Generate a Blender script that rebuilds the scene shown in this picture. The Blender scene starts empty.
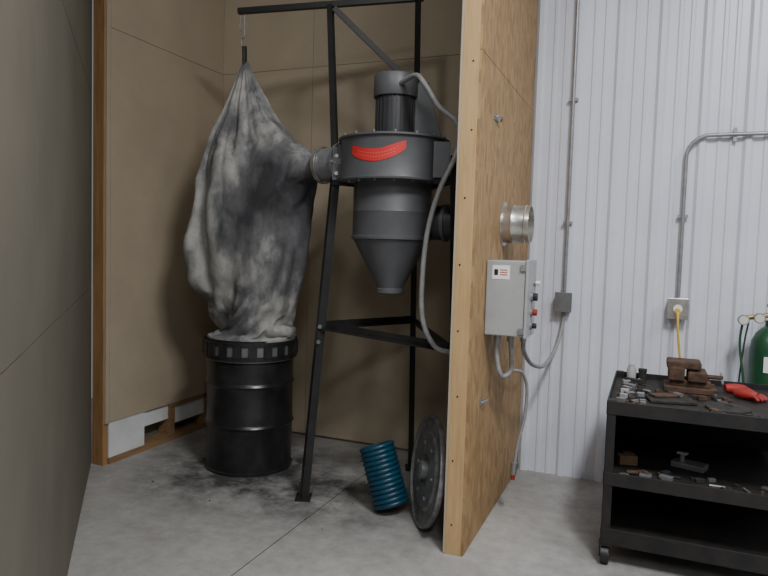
import bpy, math, random
from mathutils import Vector, Matrix, noise
random.seed(4)
V=Vector
# ---------------- camera ----------------
FPX=650.0; yaw=math.radians(22.2); pitch=math.atan(40/650); roll=0.030
fw=V((-math.sin(yaw)*math.cos(pitch),math.cos(yaw)*math.cos(pitch),-math.sin(pitch)))
r0=V((math.cos(yaw),math.sin(yaw),0)); u0=r0.cross(fw)
rr=r0*math.cos(roll)+u0*math.sin(roll); uu=u0*math.cos(roll)-r0*math.sin(roll)
cd=bpy.data.cameras.new('camera'); cam=bpy.data.objects.new('camera',cd); bpy.context.collection.objects.link(cam)
m=Matrix((rr,uu,-fw)).transposed().to_4x4(); m.translation=V((0,0,1.5)); cam.matrix_world=m
cd.sensor_width=36; cd.lens=FPX/768*36; cd.clip_start=0.05
bpy.context.scene.camera=cam

# ---------------- materials ----------------
def newmat(name):
    mt=bpy.data.materials.new(name); mt.use_nodes=True
    nt=mt.node_tree; b=nt.nodes['Principled BSDF']
    return mt,nt,b
def ramp(nt,fac,stops):
    r=nt.nodes.new('ShaderNodeValToRGB'); e=r.color_ramp.elements
    while len(e)<len(stops): e.new(0.5)
    for i,(p,c) in enumerate(stops):
        e[i].position=p; e[i].color=(c[0],c[1],c[2],1)
    nt.links.new(fac,r.inputs[0]); return r.outputs[0]
def mix(nt,fac,a,b,mode='MIX'):
    n=nt.nodes.new('ShaderNodeMix'); n.data_type='RGBA'; n.blend_type=mode
    for s,v in ((n.inputs[0],fac),(n.inputs[6],a),(n.inputs[7],b)):
        if hasattr(v,'links'): nt.links.new(v,s)
        elif isinstance(v,(int,float)): s.default_value=v
        else: s.default_value=(v[0],v[1],v[2],1)
    return n.outputs[2]
def bump(nt,b,h,strength=0.3,dist=0.01):
    n=nt.nodes.new('ShaderNodeBump'); n.inputs['Strength'].default_value=strength; n.inputs['Distance'].default_value=dist
    nt.links.new(h,n.inputs['Height']); nt.links.new(n.outputs[0],b.inputs['Normal'])
def coords(nt,scale=(1,1,1),rot=(0,0,0)):
    t=nt.nodes.new('ShaderNodeNewGeometry'); mp=nt.nodes.new('ShaderNodeMapping')
    mp.inputs['Scale'].default_value=scale; mp.inputs['Rotation'].default_value=rot
    nt.links.new(t.outputs['Position'],mp.inputs[0]); return mp.outputs[0]
def nz(nt,vec,scale,detail=5,rough=0.6):
    n=nt.nodes.new('ShaderNodeTexNoise'); n.inputs['Scale'].default_value=scale; n.inputs['Detail'].default_value=detail; n.inputs['Roughness'].default_value=rough
    nt.links.new(vec,n.inputs['Vector']); return n.outputs[0]
def simple(name,c1,c2=None,scale=6,rough=0.6,metal=0.0,bs=0.0,lo=.35,hi=.65,stretch=(1,1,1)):
    mt,nt,b=newmat(name)
    if c2 is None: c2=tuple(x*0.8 for x in c1)
    co=coords(nt,stretch); f=nz(nt,co,scale)
    nt.links.new(ramp(nt,f,[(lo,c2),(hi,c1)]),b.inputs['Base Color'])
    b.inputs['Roughness'].default_value=rough; b.inputs['Metallic'].default_value=metal
    if bs: bump(nt,b,nz(nt,co,scale*8),bs,0.004)
    return mt
M={}
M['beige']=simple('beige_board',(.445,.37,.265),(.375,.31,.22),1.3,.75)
M['beige_shaded']=simple('shaded_board',(.155,.14,.106),(.125,.113,.087),1.6,.7)  # board colour darkened: shade of the front-left panel, turned from the lamps, painted in
M['black']=simple('black_paint',(.012,.012,.013),(.02,.019,.018),12,.45)
M['blacksteel']=simple('black_steel',(.015,.015,.017),(.03,.028,.026),20,.5,.2)
M['drum']=simple('drum_paint',(.010,.010,.012),(.025,.024,.024),9,.3)
M['grey']=simple('cyclone_paint',(.105,.108,.115),(.088,.091,.097),8,.45,.0)
M['greymotor']=simple('motor_paint',(.045,.046,.048),(.036,.037,.039),8,.45,.0)
M['greylight']=simple('grey_steel',(.20,.205,.21),(.15,.15,.155),14,.4,.3)
M['boxgrey']=simple('enclosure_grey',(.36,.37,.37),(.32,.33,.33),10,.45)
M['conduit']=simple('conduit_metal',(.33,.33,.34),(.25,.25,.26),20,.4,.5)
M['flex']=simple('flex_grey',(.30,.30,.30),(.22,.22,.22),30,.5)
M['galv']=simple('galvanised',(.62,.60,.55),(.42,.41,.39),18,.3,.8)
M['white']=simple('white_foam',(.75,.76,.75),(.62,.63,.63),4,.8)
M['label']=simple('label_white',(.8,.8,.8),(.75,.75,.75),4,.6)
M['red']=simple('red_plastic',(.36,.02,.015),(.22,.02,.015),9,.6)
M['stickred']=simple('red_sticker',(.68,.032,.03),(.56,.03,.025),9,.55)
M['stickdk']=simple('sticker_print',(.72,.20,.17),(.7,.18,.15),9,.5)
M['yellow']=simple('yellow_cable',(.7,.5,.08),(.6,.42,.06),9,.5)
M['green']=simple('green_tank',(.015,.075,.035),(.012,.06,.028),9,.35)
M['brass']=simple('brass',(.55,.42,.18),(.4,.3,.12),20,.35,.8)
M['blue']=simple('blue_hose',(.008,.06,.10),(.006,.04,.07),20,.35)
M['rust']=simple('rusty_iron',(.13,.07,.042),(.05,.033,.025),25,.8,.3,.4)
M['dirt']=simple('dark_scrap',(.05,.045,.04),(.02,.02,.02),25,.8,.3,.4)
M['tan']=simple('tan_leather',(.22,.13,.07),(.12,.075,.04),25,.8,0,.4)
M['dial']=simple('dial_face',(.6,.6,.55),(.55,.55,.5),5,.4)
M['cart']=simple('cart_black',(.007,.007,.008),(.018,.015,.013),14,.6,.1,.2)
M['cartgrime']=simple('cart_grime',(.028,.022,.017),(.009,.009,.008),16,.7,.1,.3)
M['disc']=simple('disc_steel',(.24,.24,.24),(.12,.12,.12),22,.45,.4)
def wood(name,c1,c2,stretch):
    mt,nt,b=newmat(name); co=coords(nt,stretch)
    f=nz(nt,co,6,8,.65)
    nt.links.new(ramp(nt,f,[(.3,c2),(.7,c1)]),b.inputs['Base Color']); b.inputs['Roughness'].default_value=.7
    bump(nt,b,f,.3,.003); return mt
M['wood']=wood('stud_wood',(.56,.37,.18),(.41,.26,.115),(6,6,.5))
M['woodL']=wood('stud_wood_aged',(.42,.235,.10),(.27,.14,.055),(6,6,.5))
M['plate']=wood('plate_wood',(.36,.22,.11),(.2,.12,.06),(6,.6,6))
def osb():
    mt,nt,b=newmat('osb'); co=coords(nt,(1,1,1))
    v=nt.nodes.new('ShaderNodeTexVoronoi'); v.inputs['Scale'].default_value=18
    mp=coords(nt,(1,1.8,.8),(.5,0,0)); nt.links.new(mp,v.inputs['Vector'])
    sep=nt.nodes.new('ShaderNodeSeparateColor'); nt.links.new(v.outputs['Color'],sep.inputs[0])
    c=ramp(nt,sep.outputs[0],[(0,(.22,.13,.052)),(.5,(.335,.205,.09)),(1,(.44,.285,.135))])
    c2=mix(nt,.45,c,ramp(nt,nz(nt,coords(nt,(4,4,1)),9,6),[(.3,(.22,.13,.052)),(.7,(.42,.27,.12))]))
    nt.links.new(c2,b.inputs['Base Color']); b.inputs['Roughness'].default_value=.7
    bump(nt,b,sep.outputs[1],.2,.003); return mt
M['osb']=osb()
def metalwall():
    mt,nt,b=newmat('white_metal_siding'); co=coords(nt)
    f=nz(nt,co,2,4)
    nt.links.new(ramp(nt,f,[(.3,(.62,.65,.73)),(.7,(.69,.72,.79))]),b.inputs['Base Color'])
    b.inputs['Roughness'].default_value=.35; return mt
M['siding']=metalwall()
def concrete():
    mt,nt,b=newmat('concrete'); co=coords(nt)
    a=nz(nt,co,1.6,8,.65); c=nz(nt,co,14,6,.7)
    base=ramp(nt,a,[(.3,(.25,.24,.225)),(.5,(.35,.34,.32)),(.7,(.46,.45,.43))])
    base=mix(nt,.4,base,ramp(nt,c,[(.3,(.22,.21,.20)),(.7,(.50,.49,.47))]))
    geo=nt.nodes.new('ShaderNodeNewGeometry')
    fac=None
    for (x,y,rad,st) in ((-2.42,3.62,.90,1.6),(-1.95,3.5,.80,1.2),(-1.45,3.35,.7,.6),(-3.0,3.9,.6,.5),(.2,3.3,.8,.5),(-.3,4.2,.7,.4)):
        d=nt.nodes.new('ShaderNodeVectorMath'); d.operation='DISTANCE'; nt.links.new(geo.outputs['Position'],d.inputs[0]); d.inputs[1].default_value=(x,y,0)
        mr=nt.nodes.new('ShaderNodeMapRange'); nt.links.new(d.outputs['Value'],mr.inputs[0]); mr.inputs[1].default_value=.2; mr.inputs[2].default_value=rad; mr.inputs[3].default_value=st; mr.inputs[4].default_value=0
        if fac is None: fac=mr.outputs[0]
        else:
            mm=nt.nodes.new('ShaderNodeMath'); mm.operation='MAXIMUM'; nt.links.new(fac,mm.inputs[0]); nt.links.new(mr.outputs[0],mm.inputs[1]); fac=mm.outputs[0]
    nn=nz(nt,co,4,10,.74)
    r2=nt.nodes.new('ShaderNodeMapRange'); nt.links.new(nn,r2.inputs[0]); r2.inputs[1].default_value=.34; r2.inputs[2].default_value=.62
    mm=nt.nodes.new('ShaderNodeMath'); mm.operation='MULTIPLY'; mm.use_clamp=True; nt.links.new(fac,mm.inputs[0]); nt.links.new(r2.outputs[0],mm.inputs[1])
    base=mix(nt,mm.outputs[0],base,(.06,.06,.06))
    nt.links.new(base,b.inputs['Base Color']); b.inputs['Roughness'].default_value=.55
    bump(nt,b,c,.15,.003); return mt
M['concrete']=concrete()
def bagmat():
    mt,nt,b=newmat('dirty_canvas'); co=coords(nt,(1,1,.7))
    big=nz(nt,co,2.8,6,.62)
    stk_=nz(nt,coords(nt,(8,8,2.0),(0,.5,0)),1.0,5,.65)
    ms=nt.nodes.new('ShaderNodeMapRange'); nt.links.new(stk_,ms.inputs[0]); ms.inputs[1].default_value=.3; ms.inputs[2].default_value=.7; ms.inputs[3].default_value=-.06; ms.inputs[4].default_value=.08
    ad=nt.nodes.new('ShaderNodeMath'); ad.operation='ADD'; nt.links.new(big,ad.inputs[0]); nt.links.new(ms.outputs[0],ad.inputs[1]); big=ad.outputs[0]
    geo=nt.nodes.new('ShaderNodeNewGeometry')
    def blob(c,r,s):
        d=nt.nodes.new('ShaderNodeVectorMath'); d.operation='DISTANCE'; nt.links.new(geo.outputs['Position'],d.inputs[0]); d.inputs[1].default_value=c
        mr=nt.nodes.new('ShaderNodeMapRange'); mr.interpolation_type='SMOOTHSTEP'; nt.links.new(d.outputs['Value'],mr.inputs[0]); mr.inputs[1].default_value=0; mr.inputs[2].default_value=r; mr.inputs[3].default_value=s; mr.inputs[4].default_value=0
        return mr.outputs[0]
    val=big
    for c,r,s in (((-2.10,3.5,1.90),.52,.28),((-2.35,3.4,1.75),.42,.18),((-2.2,3.55,1.35),.38,.13),((-2.50,3.45,1.00),.30,.15),((-2.55,3.68,2.66),.16,.16),((-2.62,3.5,2.36),.30,-.10),((-2.80,3.45,1.75),.42,-.15)):
        mm=nt.nodes.new('ShaderNodeMath'); mm.operation='ADD'; nt.links.new(val,mm.inputs[0]); nt.links.new(blob(c,r,s),mm.inputs[1]); val=mm.outputs[0]
    c=ramp(nt,val,[(.36,(.52,.51,.475)),(.49,(.37,.365,.345)),(.61,(.15,.15,.155)),(.80,(.05,.05,.055))])
    fine=ramp(nt,nz(nt,co,22,6,.7),[(.3,(.72,.72,.72)),(.7,(1,1,1))])
    c=mix(nt,1.0,c,fine,'MULTIPLY')
    nt.links.new(c,b.inputs['Base Color']); b.inputs['Roughness'].default_value=.9
    bump(nt,b,nz(nt,co,14,5,.6),.15,.008); return mt
M['bag']=bagmat()

# ---------------- mesh helpers ----------------
def empty(name):
    e=bpy.data.objects.new(name,None); bpy.context.collection.objects.link(e); e.empty_display_size=.1; return e
def mesh(name,vs,fs,mat,parent=None,smooth=False,bevel=0):
    me=bpy.data.meshes.new(name); me.from_pydata([tuple(v) for v in vs],[],fs); me.validate(); me.update()
    o=bpy.data.objects.new(name,me); bpy.context.collection.objects.link(o)
    me.materials.append(M[mat] if isinstance(mat,str) else mat)
    if smooth:
        for p in me.polygons: p.use_smooth=True
        try: me.set_sharp_from_angle(angle=math.radians(38))
        except Exception: pass
    if parent: o.parent=parent
    if bevel:
        bm=o.modifiers.new('bevel','BEVEL'); bm.width=bevel; bm.segments=2; bm.limit_method='ANGLE'
    return o
def box(name,x0,x1,y0,y1,z0,z1,mat,parent=None,bevel=0):
    vs=[(x,y,z) for z in (z0,z1) for y in (y0,y1) for x in (x0,x1)]
    fs=[(0,2,3,1),(4,5,7,6),(0,1,5,4),(2,6,7,3),(0,4,6,2),(1,3,7,5)]
    return mesh(name,vs,fs,mat,parent,False,bevel)
def obox(name,c,ax,ay,az,sx,sy,sz,mat,parent=None,bevel=0):
    c=V(c);ax=V(ax).normalized();ay=V(ay).normalized();az=V(az).normalized()
    vs=[c+ax*sx*.5*i+ay*sy*.5*j+az*sz*.5*k for k in(-1,1) for j in(-1,1) for i in(-1,1)]
    fs=[(0,2,3,1),(4,5,7,6),(0,1,5,4),(2,6,7,3),(0,4,6,2),(1,3,7,5)]
    return mesh(name,vs,fs,mat,parent,False,bevel)
def frame(d):
    d=V(d).normalized(); a=V((0,0,1)) if abs(d.z)<.9 else V((1,0,0))
    x=a.cross(d).normalized(); y=d.cross(x).normalized(); return x,y,d
def lathe(name,prof,c,axis,mat,parent=None,n=48,smooth=True,closed=False):
    x,y,d=frame(axis); c=V(c); vs=[];fs=[]
    for (r,h) in prof:
        for i in range(n):
            t=2*math.pi*i/n; vs.append(c+d*h+x*(r*math.cos(t))+y*(r*math.sin(t)))
    k=len(prof)
    for j in range(k-1):
        for i in range(n):
            a=j*n+i;b=j*n+(i+1)%n; fs.append((a,b,b+n,a+n))
    if closed:
        for i in range(n):
            a=(k-1)*n+i;b=(k-1)*n+(i+1)%n; fs.append((a,b,(i+1)%n,i))
    return mesh(name,vs,fs,mat,parent,smooth)
def cyl(name,p0,p1,r,mat,parent=None,n=24):
    p0=V(p0);p1=V(p1);L=(p1-p0).length
    return lathe(name,[(0.0001,0),(r,0),(r,L),(0.0001,L)],p0,p1-p0,mat,parent,n)
def crom(pts,sub=8):
    pts=[V(p) for p in pts]; P=[pts[0]*2-pts[1]]+pts+[pts[-1]*2-pts[-2]]; o=[]
    for i in range(1,len(P)-2):
        a,b,c,d=P[i-1:i+3]
        for s in range(sub):
            t=s/sub
            o.append(.5*((2*b)+(c-a)*t+(2*a-5*b+4*c-d)*t*t+(3*b-a-3*c+d)*t**3))
    o.append(pts[-1]); return o
def tube(name,pts,r,mat,parent=None,n=12,sub=8,rfun=None,cap=True):
    P=crom(pts,sub) if sub>1 else [V(p) for p in pts]; vs=[];fs=[]
    x,y,d=frame(P[1]-P[0])
    for i,p in enumerate(P):
        d2=(P[min(i+1,len(P)-1)]-P[max(i-1,0)]).normalized()
        q=d.rotation_difference(d2); x=q@x; y=q@y; d=d2
        R=r if rfun is None else rfun(i,len(P))
        for k in range(n):
            t=2*math.pi*k/n; vs.append(p+x*(R*math.cos(t))+y*(R*math.sin(t)))
    for j in range(len(P)-1):
        for k in range(n):
            a=j*n+k;b=j*n+(k+1)%n; fs.append((a,b,b+n,a+n))
    if cap:
        fs.append(tuple(range(n))[::-1]); fs.append(tuple(range((len(P)-1)*n,len(P)*n)))
    return mesh(name,vs,fs,mat,parent,True)
def angle_bar(name,p0,p1,w,mat,parent=None,ux=(1,0,0),t=.006):
    p0=V(p0);p1=V(p1);d=(p1-p0).normalized(); x=V(ux); x=(x-d*x.dot(d)).normalized(); y=d.cross(x)
    sec=[(0,0),(w,0),(w,t),(t,t),(t,w),(0,w)]
    vs=[p+x*(a-w*.4)+y*(b-w*.4) for p in(p0,p1) for a,b in sec]; n=6
    fs=[(i,(i+1)%n,(i+1)%n+n,i+n) for i in range(n)]+[tuple(range(n))[::-1],tuple(range(n,2*n))]
    return mesh(name,vs,fs,mat,parent)
def sq_bar(name,p0,p1,w,mat,parent=None,ux=(0,0,1),h=None):
    p0=V(p0);p1=V(p1);d=(p1-p0).normalized(); x=V(ux); x=(x-d*x.dot(d)).normalized(); y=d.cross(x); h=h or w
    vs=[p+x*(a*w/2)+y*(b*h/2) for p in(p0,p1) for a,b in((-1,-1),(1,-1),(1,1),(-1,1))]; n=4
    fs=[(i,(i+1)%n,(i+1)%n+n,i+n) for i in range(n)]+[(3,2,1,0),(4,5,6,7)]
    return mesh(name,vs,fs,mat,parent)

HT=4.6
# ---------------- dust bag cloth ----------------
bag=empty('dust_collector_bag')
Hh=V((-math.sin(yaw),math.cos(yaw),0))
rings=[(2.70,-.972,-.948,.012),(2.66,-.998,-.925,.035),(2.55,-1.048,-.83,.10),(2.385,-1.145,-.695,.20),(2.20,-1.245,-.58,.28),(2.12,-1.275,-.54,.30),(2.053,-1.30,-.50,.31),
(1.9,-1.34,-.45,.32),(1.79,-1.365,-.455,.32),(1.59,-1.385,-.462,.32),(1.39,-1.37,-.475,.32),(1.22,-1.26,-.51,.30),(1.055,-1.16,-.55,.275),(.95,-1.165,-.575,.28),(.89,-1.18,-.59,.292),(.85,-1.19,-.60,.298),(.74,-1.19,-.60,.298)]
def interp(z):
    for i in range(len(rings)-1):
        a,b=rings[i],rings[i+1]
        if a[0]>=z>=b[0]:
            t=(a[0]-z)/(a[0]-b[0]+1e-9)
            return [a[k]+(b[k]-a[k])*t for k in range(4)]
    return list(rings[-1])
def foldamt(lat,z,dep):
    u=lat*.75+z*.9; vv_=lat*.8-z*.65
    low=min(1,max(0,(2.1-z)/.3))
    f1=noise.noise(V((u*1.1,vv_*5.5,dep*2)))
    f2=noise.noise(V((lat*6,z*.8,dep*6)))
    f3=1-2*abs(noise.noise(V((u*1.5+5,vv_*4.2,dep*3))))
    g0=max(0,1-abs(z-1.08)/.30)
    f4=noise.noise(V((lat*4,dep*4,z*9)))
    return .11*f1*low+.06*f2*(1-low)+.05*(f3-.6)*low+.05*f4*g0
oa=V((-1.63,3.47,1.99)); ob=V((-1.86,3.51,1.985)); od=(ob-oa).normalized()
vs=[];fs=[];n=132;K=156;D0=4.39;pin=[];rest=[]
for j in range(K):
    z=2.70-(2.70-.74)*j/(K-1)
    s=[interp(min(2.70,max(.74,z+dz))) for dz in(-.04,-.02,0,.02,.04)]
    l=sum(q[1] for q in s)/5; rgt=sum(q[2] for q in s)/5; d=sum(q[3] for q in s)/5
    cx=(l+rgt)/2; w=(rgt-l)/2
    for i in range(n):
        t=2*math.pi*i/n; ct,st_=math.cos(t),math.sin(t)
        p=r0*(cx+w*ct)+Hh*(D0+d*st_)+V((0,0,z))
        amp=min(1,max(0,(2.66-z)/.3))*min(1,max(0,(z-.88)/.12))
        p+=(r0*ct+Hh*st_)*(foldamt(p.dot(r0),z,p.dot(Hh))+.015*noise.noise(p*7))*amp
        if abs(z-2.16)<.02: p-=(r0*ct+Hh*st_)*.02
        rel=p-ob; along=rel.dot(od); rad=(rel-od*along).length; pw=.06
        if z>2.06 and z<2.24 and ct<.3: pw=.16
        if ct>0:
            g=math.exp(-(rad/.17)**2)
            p+= (-od)*max(0,along-.02)*g*.95
            if rad<.10: pw=1
        pin.append(1 if (j<3 or z<.90) else pw)
        vs.append(p)
        c=r0*cx+Hh*D0; q=V((p.x-c.x,p.y-c.y,0))*1.08
        zr=2.70-(2.70-p.z)*1.05 if p.z>1.7 else 2.70-1.0*1.05-(1.7-p.z)*1.38
        rest.append(V((c.x+q.x,c.y+q.y,zr)))
for j in range(K-1):
    for i in range(n):
        a=j*n+i;b=j*n+(i+1)%n; fs.append((a,a+n,b+n,b))
canvas=mesh('canvas',vs,fs,'bag',bag)
try:
    canvas.shape_key_add(name='Basis'); key=canvas.shape_key_add(name='rest')
    for i,p in enumerate(rest): key.data[i].co=p
    key.value=0
    vg=canvas.vertex_groups.new(name='pin')
    for wv in set(pin): vg.add([i for i,p in enumerate(pin) if p==wv],wv,'REPLACE')
    cm=canvas.modifiers.new('cloth','CLOTH'); cs=cm.settings
    cs.quality=6; cs.mass=.25; cs.vertex_group_mass='pin'
    cs.tension_stiffness=25; cs.compression_stiffness=25; cs.shear_stiffness=8; cs.bending_stiffness=.5
    cs.rest_shape_key=key
    cs.use_pressure=True; cs.uniform_pressure_force=.9
    cs.effector_weights.gravity=.75
    cs.air_damping=2
    cm.collision_settings.use_collision=False
    cm.point_cache.frame_start=1; cm.point_cache.frame_end=60
    sc=bpy.context.scene
    for f in range(1,29): sc.frame_set(f)
    dg=bpy.context.evaluated_depsgraph_get()
    nm=bpy.data.meshes.new_from_object(canvas.evaluated_get(dg))
    canvas.modifiers.clear(); canvas.shape_key_clear(); canvas.data=nm
    sc.frame_set(1)
except Exception as ex:
    print('cloth failed',ex)
    canvas.modifiers.clear()
# settle extra long creases into the simulated cloth
me=canvas.data; me.update()
nrm=[V(v.normal) for v in me.vertices]
for i,v in enumerate(me.vertices):
    if pin[i]==1: continue
    p=V(v.co); z=p.z; lat=p.dot(r0); dep=p.dot(Hh)
    amp=min(1,max(0,(2.62-z)/.3))*min(1,max(0,(z-.90)/.08))
    if (p-ob).length<.22: amp*=max(0,((p-ob).length-.12)/.10)
    u=lat*.75+z*.9; vv_=lat*.8-z*.65
    wob=noise.noise(p*2)*.5
    k1=1-2*abs(noise.noise(V((u*.8+9,vv_*4.6+wob,dep*2))))
    low=min(1,max(0,(2.15-z)/.25)); g0=max(0,1-abs(z-1.1)/.28)
    k2=1-2*abs(noise.noise(V((lat*5.5+2,z*1.0-wob,dep*5+4))))
    v.co=p+nrm[i]*(.026*(max(0,k1)**2-.35)*low+.014*(max(0,k2)**2-.3)+.018*g0*noise.noise(V((lat*4,dep*4,z*11+wob))))*amp
me.update()
for p in canvas.data.polygons: p.use_smooth=True
sb=canvas.modifiers.new('sub','SUBSURF'); sb.levels=1; sb.render_levels=1

# ---------------- room ----------------
box('floor',-7,6,-6,4.6,-.1,0,'concrete')
box('ceiling',-7,6,-6,4.6,HT+.2,HT+.3,'white')
wb=empty('wall_back')
xs=[-3.42,-2.46,-1.24,-.80]
for i in range(3):
    for j,(z0,z1) in enumerate(((.02,2.86),(2.863,HT+.2))):
        box('board_%d_%d'%(i,j),xs[i]+.0015,xs[i+1]-.0015,4.46,4.475,z0,z1,'beige',wb)
box('sheathing',-3.42,-.80,4.475,4.56,0,HT+.2,'beige_shaded',wb)
wl=empty('wall_left')
box('board_low',-3.295,-3.28,3.27,4.455,.285,2.86,'beige',wl)
box('board_high',-3.295,-3.28,3.27,4.455,2.863,HT+.2,'beige',wl)
box('outer_sheet',-3.42,-3.40,3.26,4.455,0,HT+.2,'beige_shaded',wl)
box('end_stud',-3.385,-3.295,3.225,3.268,0,HT+.2,'woodL',wl)
box('end_stud_edge',-3.295,-3.28,3.235,3.268,.28,HT+.2,'beige',wl)
box('bottom_plate',-3.40,-3.28,3.27,4.455,0,.04,'plate',wl)
box('stud_low_1',-3.39,-3.285,3.86,3.92,.04,.30,'plate',wl)
box('stud_low_2',-3.39,-3.285,4.28,4.32,.04,.30,'plate',wl)
box('mid_rail',-3.39,-3.285,3.92,4.455,.25,.285,'plate',wl)
box('white_foam_block',-3.38,-3.287,3.272,3.60,.042,.284,'white',wl)
box('white_foam_strip',-3.38,-3.30,3.60,3.86,.17,.284,'white',wl)
box('white_foam_strip_2',-3.38,-3.30,3.92,4.28,.12,.25,'white',wl)
wf=empty('wall_left_front')
dv=V((.68,-.73,0)).normalized(); nv=V((-.73,-.68,0)).normalized()
P0=V((-3.385,3.215,0))
def panel(n,s0,s1,z0,z1,mt='beige_shaded',off=0,th=.016):
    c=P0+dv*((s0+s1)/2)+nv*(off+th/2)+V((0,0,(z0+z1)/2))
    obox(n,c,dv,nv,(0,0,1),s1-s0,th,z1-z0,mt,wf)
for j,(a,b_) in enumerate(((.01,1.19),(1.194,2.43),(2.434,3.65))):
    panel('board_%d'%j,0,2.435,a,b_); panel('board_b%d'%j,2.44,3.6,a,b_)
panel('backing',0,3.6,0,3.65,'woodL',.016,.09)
wp=empty('wall_partition')
box('front_stud',-.868,-.79,3.03,3.07,0,HT,'wood',wp,.002)
box('core',-.868,-.79,3.07,4.458,0,HT,'wood',wp)
box('osb_right_low',-.79,-.778,3.032,4.458,.003,2.44,'osb',wp)
box('osb_right_high',-.79,-.778,3.032,4.458,2.443,HT,'osb',wp)
box('board_left',-.88,-.868,3.028,4.458,.003,HT,'beige',wp)
for i in range(14):
    zz=.15+i*.32
    lathe('screw_%d'%i,[(.0001,.0),(.005,0),(.004,.002),(.0001,.002)],(-.83+random.uniform(-.02,.02),3.0295,zz),(0,-1,0),'dirt',wp,8)
vs=[];fs=[];x=-.776;pts=[]
while x<6:
    pts+=[(x,0),(x+.018,-.018),(x+.045,-.018),(x+.063,0),(x+.110,0),(x+.118,-.007),(x+.135,-.007),(x+.143,0),(x+.178,0),(x+.185,-.007),(x+.20,-.007),(x+.208,0)]
    x+=.2500
for (a,b_) in pts: vs+=[(a,4.465+b_,.0),(a,4.465+b_,HT+.2)]
for i in range(len(pts)-1): fs.append((2*i,2*i+2,2*i+3,2*i+1))
sid=empty('wall_right_back')
mesh('siding',vs,fs,'siding',sid)
box('siding_backing',-.776,6,4.49,4.56,0,HT+.2,'white',sid)
box('trim_joint',-1.682,-1.678,-3,4.455,.0,.0008,'dirt')

# ---------------- drum ----------------
dr=empty('oil_drum'); DC=(-2.485,3.725,0)
R=.288
prof=[(.0001,.012),(R-.015,.012),(R-.012,0),(R+.006,.0),(R+.007,.014),(R-.002,.02)]
def rib(z): return [(R,z-.022),(R+.004,z-.012),(R+.011,z),(R+.004,z+.012),(R,z+.022)]
prof+=rib(.31)+rib(.58)+[(R,.84),(R-.002,.86),(R+.007,.866),(R+.006,.88),(R-.012,.88),(R-.015,.865),(.0001,.865)]
lathe('shell',prof,DC,(0,0,1),'drum',dr,72)
lathe('drum_band',[(.300,.742),(.305,.742),(.305,.85),(.300,.85)],DC,(0,0,1),'greylight',bag,64,closed=True)
for i,z in enumerate((.857,.765)):
    lathe('strap_%d'%i,[(.303,z-.014),(.312,z-.014),(.312,z+.014),(.303,z+.014)],DC,(0,0,1),'blacksteel',bag,64,closed=True)
for i in range(20):
    t=2*math.pi*i/20; dd=V((math.cos(t),math.sin(t),0))
    obox('clamp_%d'%i,V(DC)+dd*.312+V((0,0,.81)),dd,(-dd.y,dd.x,0),(0,0,1),.010,.055,.08,'blacksteel',bag)
lathe('neck_clamp',[(.104,-.012),(.111,-.012),(.111,.012),(.104,.012)],ob-od*.01,od,'galv',bag,32,closed=True)
tube('tie_rope',[(-2.548,3.69,2.66),(-2.55,3.69,2.74),(-2.552,3.69,2.80)],.016,'blacksteel',bag,n=8)
tube('hook',[(-2.553,3.69,2.785),(-2.575,3.69,2.81),(-2.575,3.69,2.85),(-2.553,3.69,2.87),(-2.553,3.69,3.0)],.005,'conduit',bag,n=8)
tube('hook_side',[(-2.575,3.69,2.90),(-2.59,3.69,2.93),(-2.585,3.69,3.0)],.004,'conduit',bag,n=8)

# ---------------- stand ----------------
st=empty('steel_stand')
Af,At=V((-1.84,3.34,0)),V((-1.725,3.435,2.0))
Bf,Bt=V((-.915,3.32,0)),V((-1.0,3.38,2.0))
Cf,Ct=V((-1.44,4.13,0)),V((-1.405,3.88,3.03))
Au=V((-1.97,3.78,3.03))
angle_bar('leg_front_left',Af,At,.045,'black',st,(.7,.7,0))
angle_bar('leg_front_right',Bf,Bt,.045,'black',st,(-.7,.7,0))
angle_bar('leg_rear',Cf,Ct,.045,'black',st,(.9,-.4,0))
for nme,f in (('a',Af),('b',Bf+V((-.012,0,0))),('c',Cf)):
    obox('foot_'+nme,f+V((0,0,.005)),(.92,.38,0),(-.38,.92,0),(0,0,1),.09 if nme!='b' else .06,.12,.01,'black',st)
    obox('gusset_'+nme,f+V((0,0,.05)),(.92,.38,0),(-.38,.92,0),(0,0,1),.055,.012,.09,'black',st)
def on(a,b,z): return a.lerp(b,(z-a.z)/(b.z-a.z))
a1,b1,c1=on(Af,At,1.03),on(Bf,Bt,.97),on(Cf,Ct,1.03)
angle_bar('brace_front',a1,b1,.045,'black',st,(0,0,1))
angle_bar('brace_left',a1,c1,.045,'black',st,(0,0,1))
angle_bar('brace_right',b1,c1,.045,'black',st,(0,0,1))
a2,b2,c2=on(Af,At,1.875),on(Bf,Bt,1.875),on(Cf,Ct,1.875)
for i,(p,q) in enumerate(((a2,b2),(a2,c2),(b2,c2))):
    if i==0: continue
    angle_bar('top_rail_%d'%i,p,q,.04,'black',st,(0,0,1))
sq_bar('top_rail_front',a2+V((0,-.01,0)),a2.lerp(b2,.12),.04,'black',st)
sq_bar('top_rail_front_r',a2.lerp(b2,.86),b2,.04,'black',st)
sq_bar('mast_left',V((-1.745,3.47,1.9)),Au,.035,'black',st,(1,0,0))
sq_bar('boom',V((-2.60,3.685,3.03)),V((-1.38,3.885,3.05)),.035,'black',st)
sq_bar('boom_brace',Au+V((.03,.0,-.02)),on(Cf,Ct,2.5),.035,'black',st)
for i,dz in enumerate((0,-.09)):
    p=on(Af,At,1.03+dz)+V((.01,-.022,0)); cyl('bolt_%d'%i,p,p+V((.006,-.015,0)),.013,'greylight',st,6)

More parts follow.
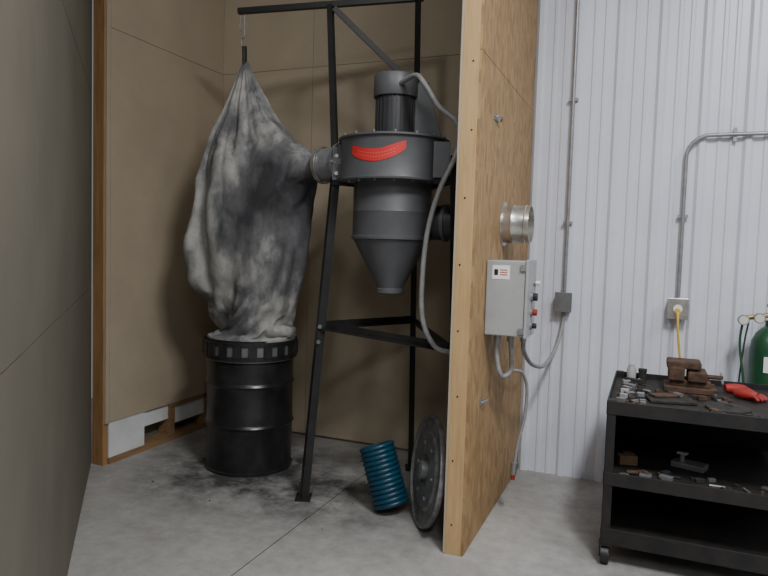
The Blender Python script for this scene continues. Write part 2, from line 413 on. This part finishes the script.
# ---------------- cyclone ----------------
cy=empty('cyclone_dust_collector'); CX=V((-1.40,3.52,0))
lathe('cone_and_barrel',[(.066,1.24),(.075,1.235),(.082,1.242),(.082,1.265),(.075,1.27),(.078,1.28),(.22,1.545),(.232,1.55),(.232,1.565),(.226,1.57),(.226,1.70),(.228,1.705),(.226,1.71),(.226,1.87),(.25,1.875)],CX,(0,0,1),'grey',cy,72)
lathe('fan_housing',[(.22,1.872),(.318,1.872),(.320,1.880),(.306,1.885),(.304,1.89),(.304,2.095),(.306,2.10),(.320,2.105),(.320,2.114),(.30,2.12),(.0001,2.125)],CX,(0,0,1),'grey',cy,80)
lathe('motor_body',[(.15,2.12),(.15,2.13),(.108,2.132),(.108,2.36),(.09,2.36)],CX,(0,0,1),'greymotor',cy,48)
for i in range(28):
    t=2*math.pi*i/28; dd=V((math.cos(t),math.sin(t),0))
    obox('motor_fin_%d'%i,CX+dd*.108+V((0,0,2.25)),dd,(-dd.y,dd.x,0),(0,0,1),.014,.005,.22,'greymotor',cy)
lathe('motor_cowl',[(.10,2.36),(.124,2.358),(.126,2.362),(.126,2.478),(.123,2.482),(.0001,2.482)],CX,(0,0,1),'grey',cy,48)
def latz(l,z,d): return CX+r0*l+Hh*d+V((0,0,z))
poly=[(.10,2.12),(.10,2.39),(.13,2.45),(.185,2.45),(.20,2.39),(.275,2.13)]
vs=[latz(l,z,-.02) for l,z in poly]+[latz(l,z,.13) for l,z in poly]; n=len(poly)
fs=[tuple(range(n)),tuple(range(n,2*n))[::-1]]+[(i,i+n,(i+1)%n+n,(i+1)%n) for i in range(n)]
mesh('transition_box',vs,fs,'grey',cy,False,.004)
for i in range(16):
    t=2*math.pi*i/16; dd=V((math.cos(t),math.sin(t),0))
    cyl('bolt_%d'%i,CX+dd*.300+V((0,0,2.118)),CX+dd*.300+V((0,0,2.130)),.008,'greylight',cy,6)
    cyl('bolt_low_%d'%i,CX+dd*.270+V((0,0,1.872)),CX+dd*.270+V((0,0,1.862)),.008,'conduit',cy,6)
obox('outlet_box',oa+V((.02,0,0)),od,(-od.y,od.x,0),(0,0,1),.14,.20,.20,'grey',cy,.004)
cyl('outlet_pipe',oa,ob-od*.001,.098,'conduit',cy,36)
fo=oa.lerp(ob,.36)
lathe('outlet_flange',[(.09,0),(.122,0),(.122,.01),(.09,.01)],fo,od,'greylight',cy,36,closed=True)
for i in range(8):
    t=2*math.pi*i/8; x,y,d=frame(od)
    p=fo+x*.11*math.cos(t)+y*.11*math.sin(t); cyl('flange_bolt_%d'%i,p+d*-.01,p+d*.02,.008,'galv',cy,6)
obox('bracket_left',At+V((.03,-.03,-.02)),(.92,.38,0),(-.38,.92,0),(0,0,1),.07,.012,.19,'grey',cy)
for k in(-.06,.04): cyl('bracket_bolt_%d'%int(k*100+10),At+V((.02,-.036,k-.02)),At+V((.028,-.056,k-.02)),.012,'galv',cy,8)
obox('bracket_right',Bt+V((-.06,-.02,-.02)),(.92,.38,0),(-.38,.92,0),(0,0,1),.09,.012,.19,'grey',cy)
cyl('inlet_pipe',(-1.42,3.64,1.655),(-.884,3.64,1.655),.1,'greymotor',cy,40)
lathe('inlet_collar',[(.098,0),(.108,0),(.108,.02),(.098,.02)],(-1.12,3.64,1.655),(1,0,0),'grey',cy,40,closed=True)
fa=math.atan2(-3.52,1.40); vs=[];fs=[];n=40
def stk(s): c=2*s-1; return 1.995+.045*abs(c)**1.7+.012*c
for i in range(n+1):
    s=i/n; a=fa+math.radians(-48+60*s); c=2*s-1
    h=.033*(1-abs(c)**5*.35)
    for k in(-1,1): vs.append(CX+V((math.cos(a)*.3065,math.sin(a)*.3065,stk(s)+k*h)))
for i in range(n): fs.append((2*i,2*i+2,2*i+3,2*i+1))
mesh('warning_sticker',vs,fs,'stickred',cy,True)
for q in range(14):
    s=.14+.05*q; a=fa+math.radians(-48+60*s); a2_=fa+math.radians(-48+60*(s+.03)); z=stk(s)
    for e in(-1,1):
        vv=[CX+V((math.cos(t)*.3072,math.sin(t)*.3072,z+dz+e*.009)) for t,dz in((a,-.0015),(a2_,-.0015),(a2_,.0015),(a,.0015))]
        mesh('sticker_text_%d_%d'%(q,e+1),vv,[(0,1,2,3)],'stickdk',cy)
tube('power_hose',[(-1.36,3.44,2.41),(-1.22,3.34,2.43),(-1.15,3.30,2.37),(-1.069,3.31,2.25),(-.985,3.33,2.18),(-.96,3.345,2.10),(-.985,3.34,1.98),(-1.05,3.31,1.816),(-1.105,3.30,1.602),(-1.124,3.29,1.333),(-1.108,3.28,1.117),(-1.04,3.29,.985),(-.96,3.33,.955),(-.885,3.36,.96)],.014,'flex',cy,n=12,sub=10)

# ---------------- galvanised stub ----------------
du=empty('galvanised_duct')
lathe('duct_stub',[(.100,0),(.105,0),(.105,.05),(.108,.055),(.105,.06),(.105,.12),(.109,.124),(.105,.128),(.105,.15),(.101,.15),(.100,.10)],(-.777,3.68,1.655),(1,0,0),'galv',du,48,closed=True)
lathe('damper_disc',[(.0001,0),(.1,0),(.1,.004),(.0001,.004)],(-.755,3.68,1.655),(1,0,0),'galv',du,40)
lathe('wall_flange',[(.105,0),(.125,0),(.125,.003),(.105,.003)],(-.777,3.68,1.655),(1,0,0),'galv',du,48,closed=True)

# ---------------- control box ----------------
cb=empty('electrical_control_box')
box('enclosure',-.776,-.578,3.285,3.53,1.07,1.455,'boxgrey',cb,.006)
box('door',-.576,-.562,3.278,3.537,1.063,1.462,'boxgrey',cb,.005)
box('label',-.745,-.655,3.2835,3.285,1.36,1.43,'label',cb)
box('label_mark',-.735,-.715,3.2825,3.2835,1.38,1.41,'black',cb)
for i in range(3): box('label_line_%d'%i,-.705,-.668,3.2828,3.2835,1.38+i*.012,1.385+i*.012,'red',cb)
for i,(y,z,mt,r) in enumerate(((3.40,1.19,'red',.017),(3.40,1.12,'black',.014),(3.40,1.27,'black',.02),(3.47,1.34,'label',.012))):
    cyl('button_base_%d'%i,(-.562,y,z),(-.552,y,z),r+.006,'conduit',cb); cyl('button_%d'%i,(-.552,y,z),(-.53,y,z),r,mt,cb)
cyl('gland_1',(-.72,3.36,1.07),(-.72,3.36,1.03),.018,'conduit',cb); cyl('gland_2',(-.66,3.40,1.07),(-.66,3.40,1.03),.018,'conduit',cb)
cyl('gland_3',(-.60,3.44,1.07),(-.60,3.44,1.03),.016,'conduit',cb)
for i,z in enumerate((1.10,1.42)): box('hinge_%d'%i,-.60,-.575,3.274,3.284,z-.015,z+.015,'conduit',cb)
tube('flex_short',[(-.72,3.36,1.04),(-.722,3.36,.97),(-.71,3.37,.88),(-.69,3.4,.84),(-.66,3.44,.87),(-.655,3.42,.95),(-.66,3.40,1.04)],.013,'flex',cb)
tube('flex_to_junction',[(-.60,3.44,1.04),(-.605,3.5,.97),(-.60,3.75,.86),(-.58,4.1,.80),(-.545,4.33,.88),(-.52,4.42,1.02),(-.517,4.42,1.12)],.012,'flex',cb,sub=10)
tube('loose_cord',[(-.66,3.44,.87),(-.62,3.56,.84),(-.60,3.62,.74),(-.61,3.64,.58),(-.64,3.64,.42),(-.655,3.64,.30)],.009,'flex',cb)
cyl('cord_plug',(-.655,3.64,.31),(-.66,3.64,.24),.018,'conduit',cb); cyl('cord_tip',(-.66,3.64,.24),(-.662,3.64,.21),.012,'red',cb)

# ---------------- conduits ----------------
def yclamp(nm,x,z,par):
    box(nm,x-.03,x+.03,4.425,4.443,z-.01,z+.01,'conduit',par)
c1e=empty('electrical_conduit')
cyl('pipe',(-.517,4.425,1.25),(-.517,4.425,HT+.1),.012,'conduit',c1e,16)
box('junction_box',-.567,-.467,4.385,4.443,1.12,1.24,'conduit',c1e,.004)
box('cover',-.572,-.462,4.378,4.384,1.115,1.245,'greylight',c1e,.002)
for i,z in enumerate((1.7,2.5,3.3)): yclamp('strap_%d'%i,-.517,z,c1e)
c2e=empty('electrical_conduit')
bp=[(.17,4.425,1.25),(.17,4.425,1.7),(.17,4.425,2.05)]+[(.17+.13*(1-math.cos(a)),4.425,2.11+.13*math.sin(a)) for a in [math.radians(q) for q in range(0,91,15)]]+[(.5,4.425,2.24),(1.2,4.425,2.24),(2.6,4.425,2.24)]
tube('pipe',bp,.012,'conduit',c2e,n=12,sub=2)
box('outlet_box',.115,.225,4.385,4.443,1.12,1.24,'conduit',c2e,.004)
box('outlet_cover',.11,.23,4.378,4.384,1.115,1.245,'galv',c2e,.002)
cyl('receptacle',(.17,4.378,1.18),(.17,4.370,1.18),.026,'label',c2e)
yclamp('strap_0',.17,1.75,c2e); box('strap_1',.42,.44,4.425,4.443,2.2,2.28,'conduit',c2e)
yc=empty('yellow_extension_cord')
cyl('plug',(.17,4.368,1.17),(.17,4.33,1.165),.016,'yellow',yc)
tube('cord',[(.17,4.345,1.165),(.17,4.31,1.14),(.175,4.30,1.05),(.19,4.31,.92),(.21,4.32,.8),(.23,4.33,.55),(.25,4.34,.2),(.28,4.32,.01)],.007,'yellow',yc)

# ---------------- latches ----------------
for k,(y,z) in enumerate(((3.376,2.187),(3.30,.716))):
    e=empty('gate_latch')
    box('latch_plate',-.7775,-.773,y-.05,y+.05,z-.012,z+.012,'conduit',e)
    tube('latch_hook',[(-.772,y-.04,z),(-.755,y-.02,z+.008),(-.752,y+.03,z+.006),(-.765,y+.06,z-.004)],.005,'conduit',e,n=8)

# ---------------- blue hose ----------------
bh=empty('blue_flex_hose')
b0=V((-1.29,3.38,.02)); b1_=b0+r0*-.10+Hh*.08+V((0,0,.325)); dd=b1_-b0; L=dd.length
prof=[]
K=13
for i in range(K*6+1):
    s=i/(K*6); prof.append((.094+.010*abs(math.sin(s*K*math.pi))**.6,s*L))
prof+=[(.086,L),(.084,0)]
lathe('corrugated_tube',prof,b0+V((0,0,.020)),dd,'blue',bh,48,closed=True)
# ---------------- leaning disc ----------------
ld=empty('round_steel_disc')
c=V((-1.065,3.30,.304)); ax=V((-.84,-.53,.13)).normalized()
lathe('plate',[(.0001,.0),(.08,.0),(.085,.012),(.20,.012),(.21,.0),(.278,.0),(.285,.014),(.298,.014),(.302,0),(.296,-.016),(.28,-.010),(.0001,-.010)],c,ax,'disc',ld,64)
lathe('hub',[(.05,.0),(.05,.04),(.042,.044),(.0001,.044)],c,ax,'greylight',ld,32)
x_,y_,d_=frame(ax)
for i in range(6):
    t=i*math.pi/3; p=c+x_*.15*math.cos(t)+y_*.15*math.sin(t); cyl('rivet_%d'%i,p,p+d_*.02,.012,'greylight',ld,10)

# ---------------- cart ----------------
ct=empty('tool_cart')
X0,X1,Y0,Y1=-.155,.82,3.25,4.12
for i,(x,y) in enumerate(((X0,Y0),(X1-.04,Y0),(X0,Y1-.04),(X1-.04,Y1-.04))):
    box('post_%d'%i,x,x+.04,y,y+.04,.10,.81,'cart',ct,.003)
def tray(nm,z,lip,mt='cart'):
    box(nm+'_deck',X0+.004,X1-.004,Y0+.004,Y1-.004,z-.008,z,mt,ct)
    box(nm+'_front',X0,X1,Y0-.004,Y0+.004,z-.035,z+lip,'cart',ct,.002)
    box(nm+'_rear',X0,X1,Y1-.004,Y1+.004,z-.035,z+lip,'cart',ct,.002)
    box(nm+'_left',X0-.004,X0+.004,Y0,Y1,z-.035,z+lip,'cart',ct,.002)
    box(nm+'_right',X1-.004,X1+.004,Y0,Y1,z-.035,z+lip,'cart',ct,.002)
tray('top',.775,.03,'cartgrime'); tray('middle',.43,.03,'cartgrime'); tray('bottom',.14,.045,'cartgrime')
box('back_panel',X0,X1,Y1-.01,Y1-.005,.14,.775,'cart',ct)
box('side_panel',X0-.003,X0+.002,Y0+.03,Y1-.03,.14,.775,'cart',ct)
for i,(x,y) in enumerate(((X0+.02,Y0+.03),(X1-.04,Y0+.03),(X0+.02,Y1-.05),(X1-.04,Y1-.05))):
    cyl('caster_wheel_%d'%i,(x-.018,y,.045),(x+.018,y,.045),.045,'black',ct,32)
    cyl('caster_hub_%d'%i,(x-.022,y,.045),(x+.022,y,.045),.014,'greylight',ct,16)
    box('caster_fork_a_%d'%i,x-.027,x-.022,y-.02,y+.02,.035,.10,'blacksteel',ct)
    box('caster_fork_b_%d'%i,x+.022,x+.027,y-.02,y+.02,.035,.10,'blacksteel',ct)
    box('caster_top_%d'%i,x-.03,x+.03,y-.03,y+.03,.095,.105,'blacksteel',ct)
zt=.776
vi=empty('machine_vise')
box('base',.10,.36,3.78,3.98,zt,zt+.03,'rust',vi,.004)
box('bed',.13,.33,3.81,3.95,zt+.03,zt+.065,'rust',vi,.006)
box('fixed_jaw',.12,.20,3.79,3.96,zt+.06,zt+.135,'rust',vi,.008)
box('moving_jaw',.215,.31,3.79,3.96,zt+.06,zt+.115,'rust',vi,.008)
cyl('screw',(.28,3.87,zt+.085),(.39,3.87,zt+.085),.012,'rust',vi)
cyl('handle',(.385,3.82,zt+.06),(.385,3.93,zt+.10),.006,'conduit',vi)
box('block',.11,.28,3.80,3.95,zt+.125,zt+.165,'rust',vi,.008)
pd=empty('grinding_disc')
lathe('disc',[(.02,0),(.10,0),(.10,.012),(.03,.02),(.02,.02)],(.38,3.48,zt),(0,0,1),'dirt',pd,40,closed=True)
pd2=empty('steel_plate')
obox('plate',(.13,3.52,zt+.008),(.95,.2,0),(-.2,.95,0),(0,0,1),.22,.12,.014,'dirt',pd2,.003)
obox('plate_upper',(.10,3.56,zt+.022),(.8,.5,0),(-.5,.8,0),(0,0,1),.14,.06,.012,'rust',pd2,.003)
def glove(nm,c,ang,mt):
    e=empty(nm); ca,sa=math.cos(ang),math.sin(ang)
    def W(x,y,z): return V(c)+V((x*ca-y*sa,x*sa+y*ca,z))
    tube('palm',[W(-.09,0,.028),W(-.05,0,.028),W(0,0,.028),W(.02,0,.026)],.03,mt,e,n=16,rfun=lambda i,k:.018+.009*math.sin(math.pi*min(1,i/(k-1)+.1)))
    for i in range(4):
        y=-.03+.02*i; L=[.045,.055,.06,.05][i]
        tube('finger_%d'%i,[W(.0,y,.024),W(.0+L*.5,y*1.3,.027),W(.0+L,y*1.5,.012)],.009,mt,e,n=10)
    tube('thumb',[W(-.04,.02,.022),W(-.01,.05,.020),W(.02,.06,.013)],.010,mt,e,n=10)
glove('work_glove',(.49,3.92,zt),.3,'red'); glove('work_glove',(.52,3.76,zt),-.5,'red')
cn=empty('spray_can'); lathe('can',[(.0001,0),(.026,0),(.026,.06),(.018,.072),(.018,.085),(.0001,.085)],(-.07,4.06,zt),(0,0,1),'boxgrey',cn,24)
cn=empty('small_jar'); lathe('jar',[(.0001,0),(.022,0),(.022,.05),(.024,.05),(.024,.065),(.0001,.065)],(-.01,4.06,zt),(0,0,1),'dirt',cn,24)
def scraps(nm,count,xr,yr,z,mats,avoid=()):
    e=empty(nm); i=0
    while i<count:
        x=random.uniform(*xr);y=random.uniform(*yr);a=random.uniform(0,3.14);s=random.uniform(.02,.06); h=random.uniform(.008,.028)
        if any((x-q[0])**2+(y-q[1])**2<q[2]**2 for q in avoid): continue
        if i%5==0:
            lathe('washer_%d'%i,[(s*.2,0),(s*.5,0),(s*.5,h*.6),(s*.2,h*.6)],(x,y,z),(0,0,1),random.choice(mats),e,18,closed=True)
        elif i%3==1:
            cyl('rod_%d'%i,(x-s*.7*math.cos(a),y-s*.7*math.sin(a),z+h*.4),(x+s*.7*math.cos(a),y+s*.7*math.sin(a),z+h*.4),h*.4,random.choice(mats),e,10)
        else:
            obox('chip_%d'%i,(x,y,z+h*.5),(math.cos(a),math.sin(a),0),(-math.sin(a),math.cos(a),0),(0,0,1),s,s*.6,h,random.choice(mats),e,.002)
        i+=1
scraps('metal_scraps',48,(-.10,.01),(3.33,3.98),zt,['dirt','dirt','rust','conduit','greylight','boxgrey'])
scraps('metal_scraps',18,(.05,.60),(3.64,3.74),zt,['dirt','dirt','rust','greylight'],((.52,3.76,.14),))
scraps('metal_scraps',12,(.26,.62),(3.30,3.34),zt,['dirt','dirt','rust'])
scraps('metal_scraps',30,(-.08,.60),(3.30,3.43),.431,['dirt','dirt','rust','greylight'])
e=empty('wooden_block'); obox('block',(-.06,3.52,.456),(.9,.3,0),(-.3,.9,0),(0,0,1),.09,.06,.05,'tan',e,.004); obox('cap',(-.06,3.52,.488),(.9,.3,0),(-.3,.9,0),(0,0,1),.05,.04,.014,'rust',e,.003)
e=empty('steel_clamp'); obox('body',(.235,3.60,.446),(.9,-.3,0),(.3,.9,0),(0,0,1),.16,.09,.03,'greylight',e,.005); cyl('screw',(.20,3.60,.46),(.20,3.60,.50),.012,'conduit',e); obox('pad',(.20,3.60,.503),(.9,-.3,0),(.3,.9,0),(0,0,1),.05,.03,.01,'boxgrey',e,.002)

# ---------------- gas cylinder ----------------
gc=empty('oxygen_cylinder'); G=V((.66,4.29,0))
lathe('tank',[(.0001,.0),(.09,.0),(.1,.012),(.1,.98),(.094,1.03),(.075,1.075),(.045,1.105),(.03,1.115),(.03,1.15),(.0001,1.15)],G,(0,0,1),'green',gc,48)
lathe('valve',[(.0001,1.15),(.016,1.15),(.016,1.20),(.010,1.205),(.010,1.225),(.028,1.228),(.028,1.245),(.0001,1.25)],G,(0,0,1),'brass',gc,24)
box('label',G.x-.04,G.x+.04,G.y-.1025,G.y-.1005,.86,.95,'label',gc)
cyl('regulator',G+V((-.015,-.01,1.18)),G+V((-.15,-.05,1.16)),.015,'brass',gc)
for i,(dx,dz) in enumerate(((-.07,.075),(-.15,.06))):
    p=G+V((dx,-.06,1.09+dz)); cyl('gauge_body_%d'%i,p,p+V((0,-.025,0)),.030,'conduit',gc,24); cyl('gauge_face_%d'%i,p+V((0,-.025,0)),p+V((0,-.028,0)),.024,'dial',gc,24)
tube('gas_hose',[G+V((-.15,-.05,1.14)),G+V((-.16,-.07,1.0)),G+V((-.13,-.13,.7)),G+V((-.13,-.13,.1))],.007,'green',gc,n=8)
tube('gas_hose_dark',[G+V((-.12,-.05,1.14)),G+V((-.14,-.07,1.0)),G+V((-.16,-.10,.7)),G+V((-.16,-.10,.1))],.005,'dirt',gc,n=8)

# ---------------- floor debris ----------------
db=empty('floor_debris')
for i in range(40):
    x=random.gauss(-2.05,.45);y=random.uniform(3.0,4.2)
    if x<-3.2 or x>-1.45: continue
    if (V((x,y,0))-V(DC)).length<.33 or (V((x,y,0))-Af).length<.1: continue
    s=random.uniform(.004,.010); a=random.uniform(0,3)
    obox('bit_%d'%i,(x,y,s*.25),(math.cos(a),math.sin(a),0),(-math.sin(a),math.cos(a),0),(0,0,1),s,s*.7,s*.5,random.choice(['dirt','tan','dirt']),db)

# ---------------- lights ----------------
w=bpy.data.worlds.new('world'); bpy.context.scene.world=w; w.use_nodes=True
w.node_tree.nodes['Background'].inputs[0].default_value=(.88,.93,1,1); w.node_tree.nodes['Background'].inputs[1].default_value=.20
def fixture(nm,x,y,z,L,wd,E):
    e=empty(nm)
    box('housing',x-wd/2,x+wd/2,y-L/2,y+L/2,z+.01,z+.07,'white',e)
    ld=bpy.data.lights.new(nm+'_light','AREA'); ld.shape='RECTANGLE'; ld.size=wd; ld.size_y=L; ld.energy=E; ld.color=(.98,.985,1)
    o=bpy.data.objects.new('lamp',ld); bpy.context.collection.objects.link(o); o.location=(x,y,z); o.parent=e
fixture('shop_light',.9,1.0,4.4,1.2,.4,190)
fixture('shop_light',-1.3,.2,4.4,1.2,.4,58)
fixture('shop_light',3.2,1.8,4.4,2.4,.4,85)
fixture('shop_light',1.2,-2.6,4.4,2.4,.4,115)
